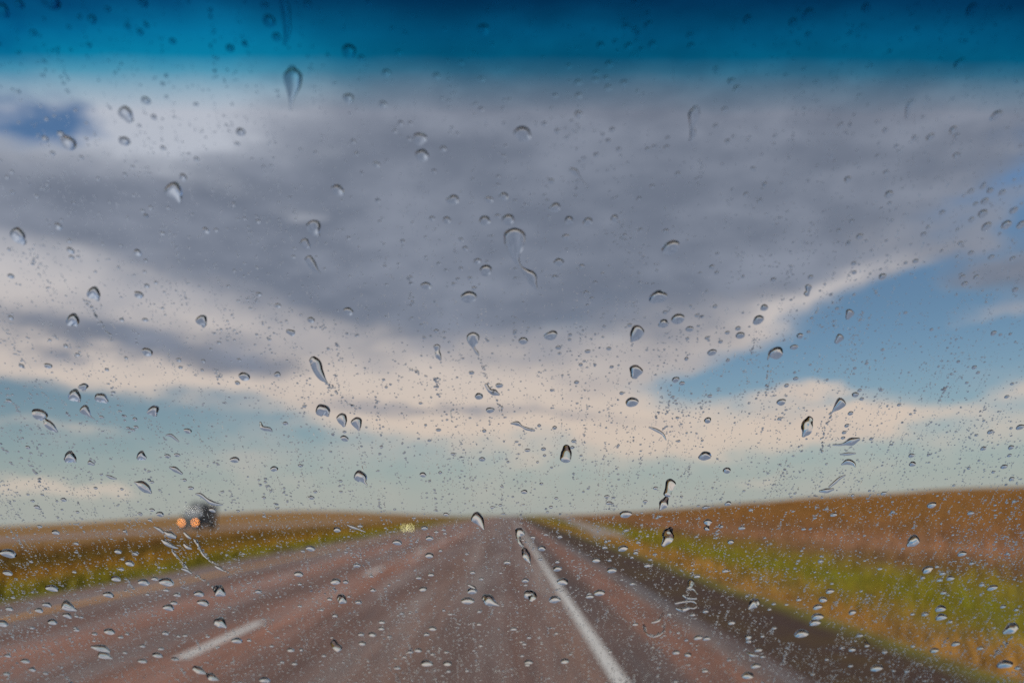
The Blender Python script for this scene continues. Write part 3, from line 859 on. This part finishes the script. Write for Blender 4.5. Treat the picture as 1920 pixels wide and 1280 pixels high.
# drops and trails with a shape of their own: word for the shape, then points x y width along the middle
TRAILS = [
    ("horseshoe drop", [(230, 208, 22), (237, 215, 23), (244, 226, 14)]),
    ("teardrop", [(322, 354, 32), (330, 364, 25), (337, 379, 7)]),
    ("teardrop", [(28, 436, 24), (37, 446, 24), (45, 456, 10)]),
    ("teardrop", [(173, 548, 26), (180, 555, 18), (184, 564, 5)]),
    ("teardrop", [(134, 599, 27), (141, 605, 19), (144, 611, 5)]),
    ("teardrop", [(377, 599, 23), (381, 608, 14), (381, 614, 4)]),
    ("teardrop", [(156, 726, 21), (157, 733, 5)]),
    ("teardrop", [(137, 740, 25), (145, 747, 16), (149, 754, 4)]),
    ("oblong drop", [(182, 745, 15), (192, 747, 18), (200, 753, 8)]),
    ("teardrop with a thin tail", [(157, 767, 19), (164, 775, 12), (169, 781, 4), (177, 786, 2)]),
    ("slanting trail", [(82, 785, 5), (89, 794, 14), (98, 802, 13), (107, 810, 4)]),
    ("teardrop", [(287, 770, 26), (291, 779, 8)]),
    ("wavy trail", [(311, 816, 3), (320, 816, 6), (328, 822, 5), (335, 828, 3)]),
    ("teardrop", [(128, 856, 24), (137, 861, 15), (141, 866, 5)]),
    ("lopsided drop", [(263, 854, 20), (272, 859, 8)]),
    ("lopsided drop", [(167, 867, 9), (176, 871, 5)]),
    ("curved trail", [(318, 876, 4), (328, 880, 10), (341, 888, 5)]),
    ("wavy trail", [(199, 891, 3), (208, 895, 6), (218, 898, 3)]),
    ("hooked drop", [(252, 904, 3), (264, 909, 16), (275, 917, 16), (283, 924, 5)]),
    ("bird-shaped trail", [(367, 926, 3), (376, 928, 7), (387, 936, 6), (396, 942, 8), (406, 945, 6), (417, 946, 3)]),
    ("tailed drop", [(547, 127, 12), (548, 140, 34), (549, 160, 30), (546, 186, 10), (545, 206, 4)]),
    ("teardrop", [(587, 422, 27), (590, 433, 22), (596, 442, 8)]),
    ("teardrop", [(570, 454, 18), (577, 463, 11)]),
    ("long teardrop", [(578, 485, 15), (584, 495, 16), (592, 506, 10), (601, 514, 3)]),
    ("lopsided drop", [(539, 621, 8), (549, 625, 12)]),
    ("boot-shaped drop", [(586, 674, 15), (592, 682, 21), (597, 696, 18), (604, 708, 13), (612, 717, 4), (621, 729, 2)]),
    ("hourglass drop", [(819, 650, 13), (820, 658, 9), (822, 667, 11), (826, 675, 4)]),
    ("tailed drop", [(887, 631, 24), (887, 642, 20), (888, 652, 5), (894, 661, 6), (898, 667, 2)]),
    ("teardrop", [(599, 768, 22), (610, 772, 22), (615, 780, 5)]),
    ("teardrop", [(640, 782, 20), (643, 791, 16), (645, 799, 6)]),
    ("teardrop", [(668, 790, 22), (671, 799, 14), (673, 807, 4)]),
    ("pointed scrap of water", [(488, 792, 4), (492, 802, 8), (505, 805, 8), (510, 809, 3)]),
    ("jagged trail", [(911, 721, 6), (918, 732, 8), (927, 736, 12), (936, 740, 4)]),
    ("teardrop", [(671, 891, 21), (680, 897, 19), (684, 904, 6), (688, 909, 3)]),
    ("wing-shaped drop", [(892, 969, 22), (898, 975, 19), (903, 983, 11), (907, 992, 3)]),
    ("thin slanting trail", [(651, 984, 2), (661, 988, 6), (672, 992, 3), (685, 997, 2)]),
    ("stick-figure trail", [(1306, 203, 12), (1302, 216, 22), (1298, 238, 8), (1300, 251, 12), (1294, 266, 4)]),
    ("comma-shaped trail", [(1070, 319, 8), (1078, 323, 12), (1085, 331, 5), (1092, 342, 4), (1104, 351, 2)]),
    ("big bulging trail", [(965, 441, 40), (965, 460, 36), (966, 478, 21), (969, 490, 11), (977, 502, 6), (988, 512, 15), (996, 519, 20), (1000, 531, 14), (1007, 543, 4)]),
    ("teardrop", [(1197, 619, 25), (1190, 631, 20), (1184, 640, 5)]),
    ("teardrop", [(1193, 694, 27), (1189, 706, 14)]),
    ("crooked trail", [(958, 794, 3), (970, 794, 9), (978, 799, 4), (988, 804, 6), (1002, 807, 4)]),
    ("mitten-shaped drop", [(1062, 838, 13), (1062, 848, 20), (1060, 861, 21)]),
    ("bow-shaped trail", [(1217, 801, 3), (1230, 806, 6), (1243, 814, 5), (1249, 825, 2)]),
    ("upper drop of a stacked column", [(1258, 905, 20), (1254, 917, 15), (1251, 927, 15)]),
    ("lower drop of a stacked column", [(1250, 934, 9), (1244, 945, 18), (1238, 955, 5)]),
    ("waisted drop", [(1327, 979, 17), (1327, 985, 6), (1325, 991, 12)]),
    ("chunky leaf-shaped drop", [(1258, 991, 9), (1253, 1000, 22), (1252, 1010, 20), (1243, 1022, 8)]),
    ("funnel-shaped drop", [(975, 997, 20), (972, 1005, 10), (974, 1015, 7), (979, 1023, 5)]),
    ("dark-topped drop", [(983, 1031, 11), (986, 1039, 15), (990, 1047, 11), (994, 1055, 3)]),
    ("stroke-shaped trail", [(1712, 189, 8), (1704, 201, 10), (1700, 222, 6)]),
    ("bean-shaped drop", [(1516, 538, 13), (1515, 546, 8), (1512, 552, 11)]),
    ("faint teardrop", [(1594, 586, 17), (1589, 597, 8)]),
    ("faint teardrop", [(1576, 632, 15), (1568, 642, 8)]),
    ("teardrop", [(1578, 754, 20), (1570, 763, 14), (1562, 771, 4), (1558, 777, 2)]),
    ("helmet-shaped drop", [(1519, 785, 13), (1514, 796, 22), (1512, 808, 20), (1506, 818, 6)]),
    ("swoosh-shaped drop", [(1562, 834, 3), (1575, 834, 4), (1584, 832, 6), (1597, 828, 15), (1611, 823, 6)]),
    ("thin moustache trail", [(1576, 852, 3), (1590, 851, 6), (1604, 850, 3)]),
    ("bird-shaped trail", [(1578, 871, 3), (1590, 866, 11), (1600, 869, 8), (1604, 875, 3)]),
    ("wriggling trail", [(1585, 891, 3), (1574, 897, 5), (1566, 904, 6), (1555, 913, 4)]),
    ("flat scrap of water", [(1537, 921, 4), (1550, 920, 9), (1563, 917, 4)]),
    ("slanting teardrop", [(1718, 1011, 18), (1709, 1017, 18), (1702, 1023, 6)]),
    ("teardrop", [(404, 1103, 13), (411, 1108, 22), (420, 1114, 9)]),
    ("tailed drop", [(121, 1134, 18), (131, 1139, 14), (143, 1144, 4)]),
    ("lopsided drop", [(404, 1166, 12), (414, 1168, 20), (424, 1176, 4)]),
    ("upper lump of a ragged pair", [(171, 1212, 4), (182, 1214, 10), (194, 1216, 12), (205, 1221, 6)]),
    ("lower lump of a ragged pair", [(187, 1227, 12), (198, 1229, 12), (210, 1234, 3)]),
    ("slanting trail", [(363, 1252, 8), (374, 1257, 12), (385, 1262, 4)]),
    ("slanting trail", [(386, 1263, 4), (396, 1269, 13), (409, 1274, 4)]),
    ("ragged splash streak", [(288, 987, 2), (298, 992, 6), (306, 998, 5)]),
    ("ragged splash streak", [(308, 997, 3), (318, 1002, 12), (329, 1007, 7)]),
    ("ragged splash streak", [(303, 1012, 3), (312, 1018, 9), (325, 1025, 6), (334, 1028, 2)]),
    ("ragged splash streak", [(322, 1032, 2.5), (329, 1040, 5), (336, 1047, 2)]),
    ("ragged splash streak", [(341, 1053, 3), (347, 1060, 5), (352, 1066, 2)]),
    ("ragged splash streak", [(345, 998, 4), (353, 1006, 6), (358, 1010, 2)]),
    ("ragged splash streak", [(365, 1012, 5), (372, 1022, 5), (380, 1038, 4), (389, 1048, 2)]),
    ("ragged splash streak", [(345, 1020, 5), (352, 1026, 7), (359, 1029, 3)]),
    ("ragged splash streak", [(403, 1061, 3), (411, 1065, 6), (419, 1070, 2.5)]),
    ("ragged splash streak", [(340, 1066, 3), (350, 1069, 6), (359, 1075, 2.5)]),
    ("lopsided drop", [(636, 1120, 13), (642, 1124, 18), (648, 1128, 7)]),
    ("tailed drop", [(908, 1120, 13), (917, 1125, 21), (927, 1131, 10), (936, 1135, 3)]),
    ("paired drop", [(625, 1204, 13), (630, 1211, 14), (636, 1216, 14)]),
    ("curled splash", [(878, 1096, 4), (888, 1101, 6), (892, 1106, 4)]),
    ("lopsided drop", [(987, 1114, 15), (998, 1117, 18), (995, 1125, 8)]),
    ("slanting teardrop", [(1421, 1128, 11), (1413, 1132, 18), (1404, 1141, 4)]),
    ("curled splash", [(1296, 1090, 13), (1293, 1100, 7), (1288, 1105, 3), (1300, 1104, 4), (1308, 1113, 3)]),
    ("curled splash", [(1281, 1115, 5), (1290, 1121, 4), (1306, 1122, 4)]),
    ("curled splash", [(1266, 1131, 4), (1282, 1128, 4), (1299, 1127, 4), (1307, 1133, 3), (1301, 1140, 3), (1286, 1137, 3)]),
    ("curled splash", [(1268, 1140, 4), (1280, 1143, 8), (1293, 1139, 5)]),
    ("broken ring of water", [(1207, 1171, 4), (1210, 1184, 3), (1220, 1192, 3), (1232, 1192, 3), (1243, 1184, 3), (1246, 1173, 2)]),
    ("short crooked trail", [(1222, 1167, 3), (1230, 1165, 5), (1237, 1161, 4), (1243, 1150, 3)]),
    ("thin pale trail", [(1400, 1223, 3), (1410, 1227, 7), (1422, 1229, 3)]),
    ("slanting teardrop", [(1906, 1174, 12), (1896, 1179, 18), (1882, 1186, 6)]),
    ("tailed drop", [(1620, 1197, 5), (1624, 1203, 5), (1626, 1209, 12)]),
    ("long dark trail", [(528, -4, 10), (534, 15, 16), (537, 40, 14), (538, 62, 12), (534, 84, 6)]),
]
WATER = MAT['water']
LIFT = 0.00015


def dome_mesh(name, outline, height, rings, apex=None):
    """plano-convex drop from an outline on the glass [(x, s)], flat against the pane"""
    n = len(outline)
    cx = sum(p[0] for p in outline) / n
    cs = sum(p[1] for p in outline) / n
    if apex:
        cx, cs = cx + apex[0], cs + apex[1]
    o = glass_pt(cx, cs, LIFT)
    vs, fs = [], []
    for k in range(rings):
        rr = math.cos((math.pi / 2) * (k / rings) ** 1.15)
        # spherical cap with a steeper shoulder near the rim
        hh = height * (1 - rr ** 2.05)
        for (x, s) in outline:
            vs.append(glass_pt(cx + (x - cx) * rr, cs + (s - cs) * rr, LIFT + hh) - o)
    vs.append(glass_pt(cx, cs, LIFT + height) - o)
    for k in range(rings - 1):
        for i in range(n):
            j = (i + 1) % n
            fs.append((k * n + i, k * n + j, (k + 1) * n + j, (k + 1) * n + i))
    for i in range(n):
        fs.append(((rings - 1) * n + i, (rings - 1) * n + (i + 1) % n, len(vs) - 1))
    nb = len(vs)
    vs += [v.copy() for v in vs[:n]]            # the flat foot keeps a sharp rim
    fs.append(tuple(range(nb + n - 1, nb - 1, -1)))
    me = mesh(name, vs, fs)
    return me, o


def trail_mesh(name, pts, hfac=0.56):
    """swept drop: points x, y, width in picture pixels along the middle"""
    P = [np.array(p, float) for p in pts]
    P = [2 * P[0] - P[1]] + P + [2 * P[-1] - P[-2]]
    P[0][2], P[-1][2] = P[1][2], P[-2][2]
    st = []
    for i in range(1, len(P) - 2):
        for k in range(7):
            t = k / 7.0
            a, b, c, d_ = P[i - 1], P[i], P[i + 1], P[i + 2]
            q = 0.5 * (2 * b + (c - a) * t + (2 * a - 5 * b + 4 * c - d_) * t * t + (3 * b - a - 3 * c + d_) * t ** 3)
            q[2] = max(q[2], 1.0)
            st.append(q)
    st.append(P[-2])
    # rounded ends
    def cap(p, q):
        v = p[:2] - q[:2]
        v = v / (np.linalg.norm(v) + 1e-9)
        sq = 0.62
        return [np.array([*(p[:2] + v * p[2] / 2 * math.sin(a) * sq), p[2] * max(math.cos(a), 0.06)]) for a in (R(25), R(48), R(68), R(84))]
    st = cap(st[0], st[1])[::-1] + st + cap(st[-1], st[-2])
    M = 9
    x0, s0, _ = on_glass(*pts[0][:2])
    o = glass_pt(x0, s0, LIFT)
    vs, fs = [], []
    n = len(st)
    foot = []
    for i, q in enumerate(st):
        tng = st[min(i + 1, n - 1)][:2] - st[max(i - 1, 0)][:2]
        tng = tng / (np.linalg.norm(tng) + 1e-9)
        nrm = np.array([-tng[1], tng[0]])
        A = on_glass(*(q[:2] + nrm * q[2] / 2))
        B = on_glass(*(q[:2] - nrm * q[2] / 2))
        hw = 0.5 * math.hypot(A[0] - B[0], A[1] - B[1])
        for k in range(M):
            u = -math.cos(math.pi * k / (M - 1))
            x = A[0] + (B[0] - A[0]) * (u + 1) / 2
            s = A[1] + (B[1] - A[1]) * (u + 1) / 2
            h = hfac * hw * (1 - abs(u) ** 2.05)
            vs.append(glass_pt(x, s, LIFT + h) - o)
    for i in range(n - 1):
        for k in range(M - 1):
            a = i * M + k
            fs.append((a, a + 1, a + M + 1, a + M))
    nb = len(vs)
    for i in range(n):
        vs.append(vs[i * M].copy())
        vs.append(vs[i * M + M - 1].copy())
    for i in range(n - 1):
        a = nb + 2 * i
        fs.append((a, a + 2, a + 3, a + 1))
    me = mesh(name, vs, fs)
    bm = bmesh.new()
    bm.from_mesh(me)
    bm.normal_update()
    bm.faces.ensure_lookup_table()
    nd = (n - 1) * (M - 1)
    dome = bm.faces[:nd]
    if sum(f.calc_area() * f.normal.dot(GN) for f in dome) < 0:
        bmesh.ops.reverse_faces(bm, faces=dome)
    foot_f = [f for f in bm.faces[nd:nd + n - 1] if f.normal.dot(GN) > 0]
    if foot_f:
        bmesh.ops.reverse_faces(bm, faces=foot_f)
    bm.to_mesh(me)
    bm.free()
    return me, o


def outline_for(px, py, w, n, seed):
    r_ = random.Random(seed)
    x, s, t = on_glass(px, py)
    rad = 0.5 * w / FPX * t * 1.02
    a2, a3, a5 = (r_.uniform(-0.12, 0.12), r_.uniform(-0.08, 0.08), r_.uniform(-0.035, 0.035))
    p2, p3, p5 = (r_.uniform(0, 6.28) for _ in range(3))
    pts = []
    for i in range(n):
        a = 2 * math.pi * i / n
        k = 1 + a2 * math.cos(2 * a + p2) + a3 * math.cos(3 * a + p3) + a5 * math.cos(5 * a + p5)
        pts.append((x + rad * k * math.cos(a), s + rad * k * 1.03 * math.sin(a)))
    return pts, rad


def zone(x, y):
    hor = 957 - 0.022 * (x - 953)
    sidew = ["at the truck edge", "truck side", "truck side of centre", "hillside side of centre", "hillside side", "at the hillside edge"][min(5, int(max(0, x) // 320))]
    if y < 160:
        return "in the blue tint band", sidew
    if y < 320:
        return "below the tint band", sidew
    if y < 470:
        return "over the upper grey cloud", sidew
    if y < 620:
        return "over the lower grey cloud", sidew
    if y < 740:
        return "over the bright cloud band", sidew
    if y < 850:
        return "over the low blue sky", sidew
    if y < hor + 8:
        return "just above the horizon", sidew
    r_ = (x - 953) / (y - hor)
    if r_ < -6.4:
        return "over the median grass", sidew
    if r_ < -2.35:
        return "over the far lane", sidew
    if r_ < 0.5:
        return "over the near lane", sidew
    if r_ < 0.85:
        return "over the white edge line", sidew
    if r_ < 1.75:
        return "over the red shoulder", sidew
    if r_ < 2.9:
        return "over the dark verge", sidew
    return "over the grass bank", sidew


ORD = ["highest", "second-highest", "third-highest", "fourth-highest", "fifth-highest", "sixth-highest", "seventh-highest", "eighth-highest",
       "ninth-highest", "tenth-highest", "eleventh-highest", "twelfth-highest", "thirteenth-highest", "fourteenth-highest"]

rounds = []
for tok in ROUND.replace("\n", "|").split("|"):
    tok = tok.strip()
    if tok:
        a, b, c = tok.split()
        rounds.append((float(a), float(b), float(c)))
rounds.sort(key=lambda q: -q[2])
N_TRAIL = len(TRAILS)
single = rounds[:300 - N_TRAIL]
small = rounds[300 - N_TRAIL:]

things = []      # (object, shape word, x, y)
for i, (px, py, w) in enumerate(single):
    n = 26 if w > 15 else 18
    ol, rad = outline_for(px, py, w, n, i)
    me, o = dome_mesh("raindrop", ol, rad * random.uniform(0.50, 0.66), 7 if w > 15 else 6)
    ob = link("raindrop", me, WATER, smooth=True)
    ob.location = o
    things.append((ob, ("large " if w >= 19 else "mid-sized " if w >= 13 else "small ") + "round raindrop", px, py))
for (shape, pts) in TRAILS:
    me, o = trail_mesh("raindrop", pts)
    ob = link("raindrop", me, WATER, smooth=True)
    ob.location = o
    mx = sum(p[0] for p in pts) / len(pts)
    my = sum(p[1] for p in pts) / len(pts)
    things.append((ob, shape, mx, my))
bins = {}
for (ob, shape, x, y) in things:
    bins.setdefault((shape, zone(x, y)), []).append((y, ob))
for (shape, (where, sidew)), lst in bins.items():
    lst.sort(key=lambda q: q[0])
    for k, (y, ob) in enumerate(lst):
        pre = "" if len(lst) == 1 else ORD[min(k, len(ORD) - 1)] + " "
        shp = shape if "rain" in shape or "water" in shape or "trail" in shape or "splash" in shape else shape + " of rain"
        tag(ob, f"{pre}{shp} {where}, {sidew}", "raindrop", "raindrops on the windscreen")


# ------------------------------------------------------------------ fine spray between the drops
def spray():
    cx, cs, cr, cl = [], [], [], []      # glass position, radius, stretch down the glass
    # the traced small drops
    for (px, py, w) in small:
        x, s, t = on_glass(px, py)
        cx.append(x); cs.append(s); cr.append(0.5 * w / FPX * t); cl.append(1.0)
    sx0, sx1, ss0, ss1 = -0.90, 0.46, 0.03, 0.56

    def ux(n=None):
        a = rng.uniform(-0.41, 0.41, n)
        b = rng.uniform(sx0, sx1, n)
        return np.where(rng.random(n) < 0.80, a, b)
    # bead strings left by drops that have run, and the broken splash
    strings = [((1440, 668), (1441, 690), (1438, 715), (1436, 745)), ((898, 668), (906, 690), (915, 712), (935, 760), (948, 785)), ((765, 690), (803, 707)),
               ((302, 995), (330, 1040), (352, 1068), (400, 1100)), ((365, 1010), (390, 1048), (431, 1075)),
               ((612, 716), (640, 745), (670, 768)), ((1300, 1050), (1296, 1090), (1285, 1140), (1270, 1150)), ((975, 1003), (981, 1030), (996, 1060)),
               ((1207, 1168), (1210, 1184), (1226, 1193), (1243, 1184), (1246, 1170)), ((1560, 772), (1545, 810), (1540, 850)), ((160, 560), (185, 600), (210, 640))]
    for st_ in strings:
        for (p, q) in zip(st_, st_[1:]):
            m_ = int(math.hypot(q[0] - p[0], q[1] - p[1]) / 2.2)
            for j in range(m_):
                t_ = rng.random()
                w_ = rng.normal(0, 2.0)
                x, s, t = on_glass(p[0] + (q[0] - p[0]) * t_ + w_, p[1] + (q[1] - p[1]) * t_ + rng.normal(0, 1.2))
                cx.append(x); cs.append(s); cr.append(0.5 * rng.uniform(1.4, 4.2) / FPX * t); cl.append(rng.uniform(1.0, 2.2))
    nt = len(cx)
    # runs of beads left down the glass by the air stream
    for _ in range(3300):
        x = float(ux())
        s = rng.uniform(ss0, ss1)
        ln = rng.exponential(0.045) + 0.008
        k = int(rng.integers(4, 20))
        r0 = 10 ** rng.normal(-3.56, 0.14)
        dr = rng.normal(0, 0.03)
        for j in range(k):
            u = rng.uniform(-0.5, 0.5) * ln
            cx.append(x + u * dr + rng.normal(0, 0.0004)); cs.append(s + u); cr.append(r0 * rng.uniform(0.55, 1.25)); cl.append(1.0)
    # loose beads
    n = 9500
    x = ux(n); s = rng.uniform(ss0, ss1, n)
    r = 10 ** rng.normal(-3.56, 0.19, n)
    cx += x.tolist(); cs += s.tolist(); cr += r.tolist(); cl += [1.0] * n
    # long faint streaks of very small beads drawn down the glass
    for _ in range(1500):
        x = float(ux())
        s = rng.uniform(ss0, ss1)
        ln = rng.uniform(0.02, 0.10)
        dr = rng.normal(0, 0.015)
        k = int(ln * rng.uniform(250, 520))
        u = rng.uniform(-0.5, 0.5, k) * ln
        cx += (x + u * dr + rng.normal(0, 0.00018, k)).tolist(); cs += (s + u).tolist()
        cr += (10 ** rng.normal(-3.80, 0.10, k)).tolist(); cl += rng.uniform(1.0, 2.6, k).tolist()
    # haze of the very smallest
    n = 26000
    cx += ux(n).tolist(); cs += rng.uniform(ss0, ss1, n).tolist(); cr += (10 ** rng.normal(-3.80, 0.10, n)).tolist(); cl += [1.0] * n
    # clusters
    for _ in range(500):
        x = float(ux()); s = rng.uniform(ss0, ss1); sd_ = rng.uniform(0.003, 0.014)
        for j in range(int(rng.integers(10, 46))):
            cx.append(x + rng.normal(0, sd_ * 0.7)); cs.append(s + rng.normal(0, sd_ * 1.5)); cr.append(10 ** rng.normal(-3.52, 0.16)); cl.append(1.0)
    # drawn-out streaks
    for _ in range(900):
        cx.append(float(ux())); cs.append(rng.uniform(ss0, 0.36)); cr.append(10 ** rng.normal(-3.8, 0.1)); cl.append(rng.uniform(2.5, 8))
    # dense fine beads low on the glass
    n = 14000
    s = ss0 + (ss1 - ss0) * rng.random(n) ** 0.55
    cx += ux(n).tolist(); cs += s.tolist(); cr += (10 ** rng.normal(-3.55, 0.13, n)).tolist(); cl += [1.0] * n
    cx, cs, cr, cl = map(np.array, (cx, cs, cr, cl))
    keep = np.ones(len(cx), bool)
    # the big drops have wiped a clear patch round and below themselves
    clear = [(x_, y_, max(w_, 8) * 0.95) for (x_, y_, w_) in single] + [(p[0], p[1], p[2] * 0.8 + 2) for _, pts in TRAILS for p in pts]
    clear += [(1500, 1180, 40), (1530, 1195, 34), (1475, 1165, 26), (1460, 1140, 26), (1062, 880, 17), (1062, 905, 15), (380, 1065, 30), (395, 1085, 30), (1290, 1115, 26), (1310, 880, 14),
              (1226, 1180, 15), (764, 988, 13), (338, 976, 11), (365, 977, 11), (700, 1150, 26), (1600, 1240, 22), (1340, 720, 12), (590, 640, 26), (690, 650, 26), (1610, 1095, 20), (1640, 1100, 20)]
    for (px, py, rp) in clear:
        x0, s0, t = on_glass(px, py)
        rr = rp / FPX * t
        keep &= ((cx - x0) ** 2 + (cs - s0) ** 2) > rr * rr
    keep[:nt] = True
    # beads grow where the glass is slower air, towards its foot
    cr[nt:] *= 1 + 1.3 * np.clip(cs[nt:] - 0.17, 0, 0.5)
    cr = np.clip(cr, 0.00009, 0.0024)
    cx, cs, cr, cl = cx[keep], cs[keep], cr[keep], cl[keep]
    big = cr > 0.00042
    print("SPRAY", len(cx), int(big.sum()))
    hfall = 0.62 * rng.uniform(0.8, 1.15, len(cx))
    rotall = rng.uniform(0, 6.28, len(cx))
    ellall = 1 + rng.normal(0, 0.10, len(cx))
    gn, gs, gx, go = map(np.array, (GN, GS, GX, GO))
    VV, LL, PP, SS, off_v, off_l = [], [], [], [], 0, 0
    tiny = cr < 0.00025
    print('TINY', int(tiny.sum()))
    for sel, seg, prof in ((tiny, 6, ((1.0, 0.0),)), (big, 8, ((1.0, 0.0), (0.86, 0.26), (0.50, 0.755))), (~big & ~tiny, 6, ((1.0, 0.0), (0.70, 0.52)))):
        x_, s_, r_, l_, hf, rot, ell = (q[sel] for q in (cx, cs, cr, cl, hfall, rotall, ellall))
        n = len(x_)
        ang = np.arange(seg) * 2 * math.pi / seg
        m_ = len(prof)
        nvp = seg * m_ + 1 + seg
        V = np.zeros((n, nvp, 3))

        def ring(rr, hh):
            a = ang[None, :] + rot[:, None] * (l_[:, None] < 2)
            return np.stack([x_[:, None] + r_[:, None] * rr * np.cos(a) * ell[:, None],
                             s_[:, None] + r_[:, None] * rr * np.sin(a) * l_[:, None], (LIFT + r_ * hf * hh)[:, None] + 0 * a], 2)
        for k, (rr, hh) in enumerate(prof):
            V[:, k * seg:(k + 1) * seg] = ring(rr, hh)
        ap = seg * m_
        V[:, ap] = np.stack([x_, s_, LIFT + r_ * hf], 1)
        V[:, ap + 1:] = ring(1.0, 0.0)
        fl, ls = [], []
        for k in range(m_ - 1):
            for i in range(seg):
                j = (i + 1) % seg
                fl += [k * seg + i, k * seg + j, (k + 1) * seg + j, (k + 1) * seg + i]; ls.append(4)
        for i in range(seg):
            fl += [(m_ - 1) * seg + i, (m_ - 1) * seg + (i + 1) % seg, ap]; ls.append(3)
        fl += [ap + 1 + i for i in range(seg)][::-1]; ls.append(seg)
        Wd = go + V[..., :1] * gx + V[..., 1:2] * gs + V[..., 2:3] * gn
        VV.append(Wd.reshape(-1, 3))
        LL.append((np.array(fl)[None, :] + (np.arange(n) * nvp)[:, None]).ravel() + off_v)
        st = np.concatenate([[0], np.cumsum(ls)[:-1]])
        PP.append((st[None, :] + (np.arange(n) * len(fl))[:, None]).ravel() + off_l)
        sm = np.ones((n, len(ls)), bool)
        sm[:, -1] = False
        SS.append(sm.ravel())
        off_v += n * nvp
        off_l += n * len(fl)
    me = bpy.data.meshes.new("fine_spray")
    me.vertices.add(off_v)
    me.vertices.foreach_set('co', np.concatenate(VV).astype(np.float32).ravel())
    me.loops.add(off_l)
    me.loops.foreach_set('vertex_index', np.concatenate(LL).astype(np.int32))
    PP = np.concatenate(PP)
    me.polygons.add(len(PP))
    me.polygons.foreach_set('loop_start', PP.astype(np.int32))
    me.update(calc_edges=True)
    me.polygons.foreach_set('use_smooth', np.concatenate(SS))
    o = link("fine_spray", me, WATER)
    tag(o, "countless tiny beads of fine rain between the larger drops on the windscreen", "rain", kind='stuff')


spray()
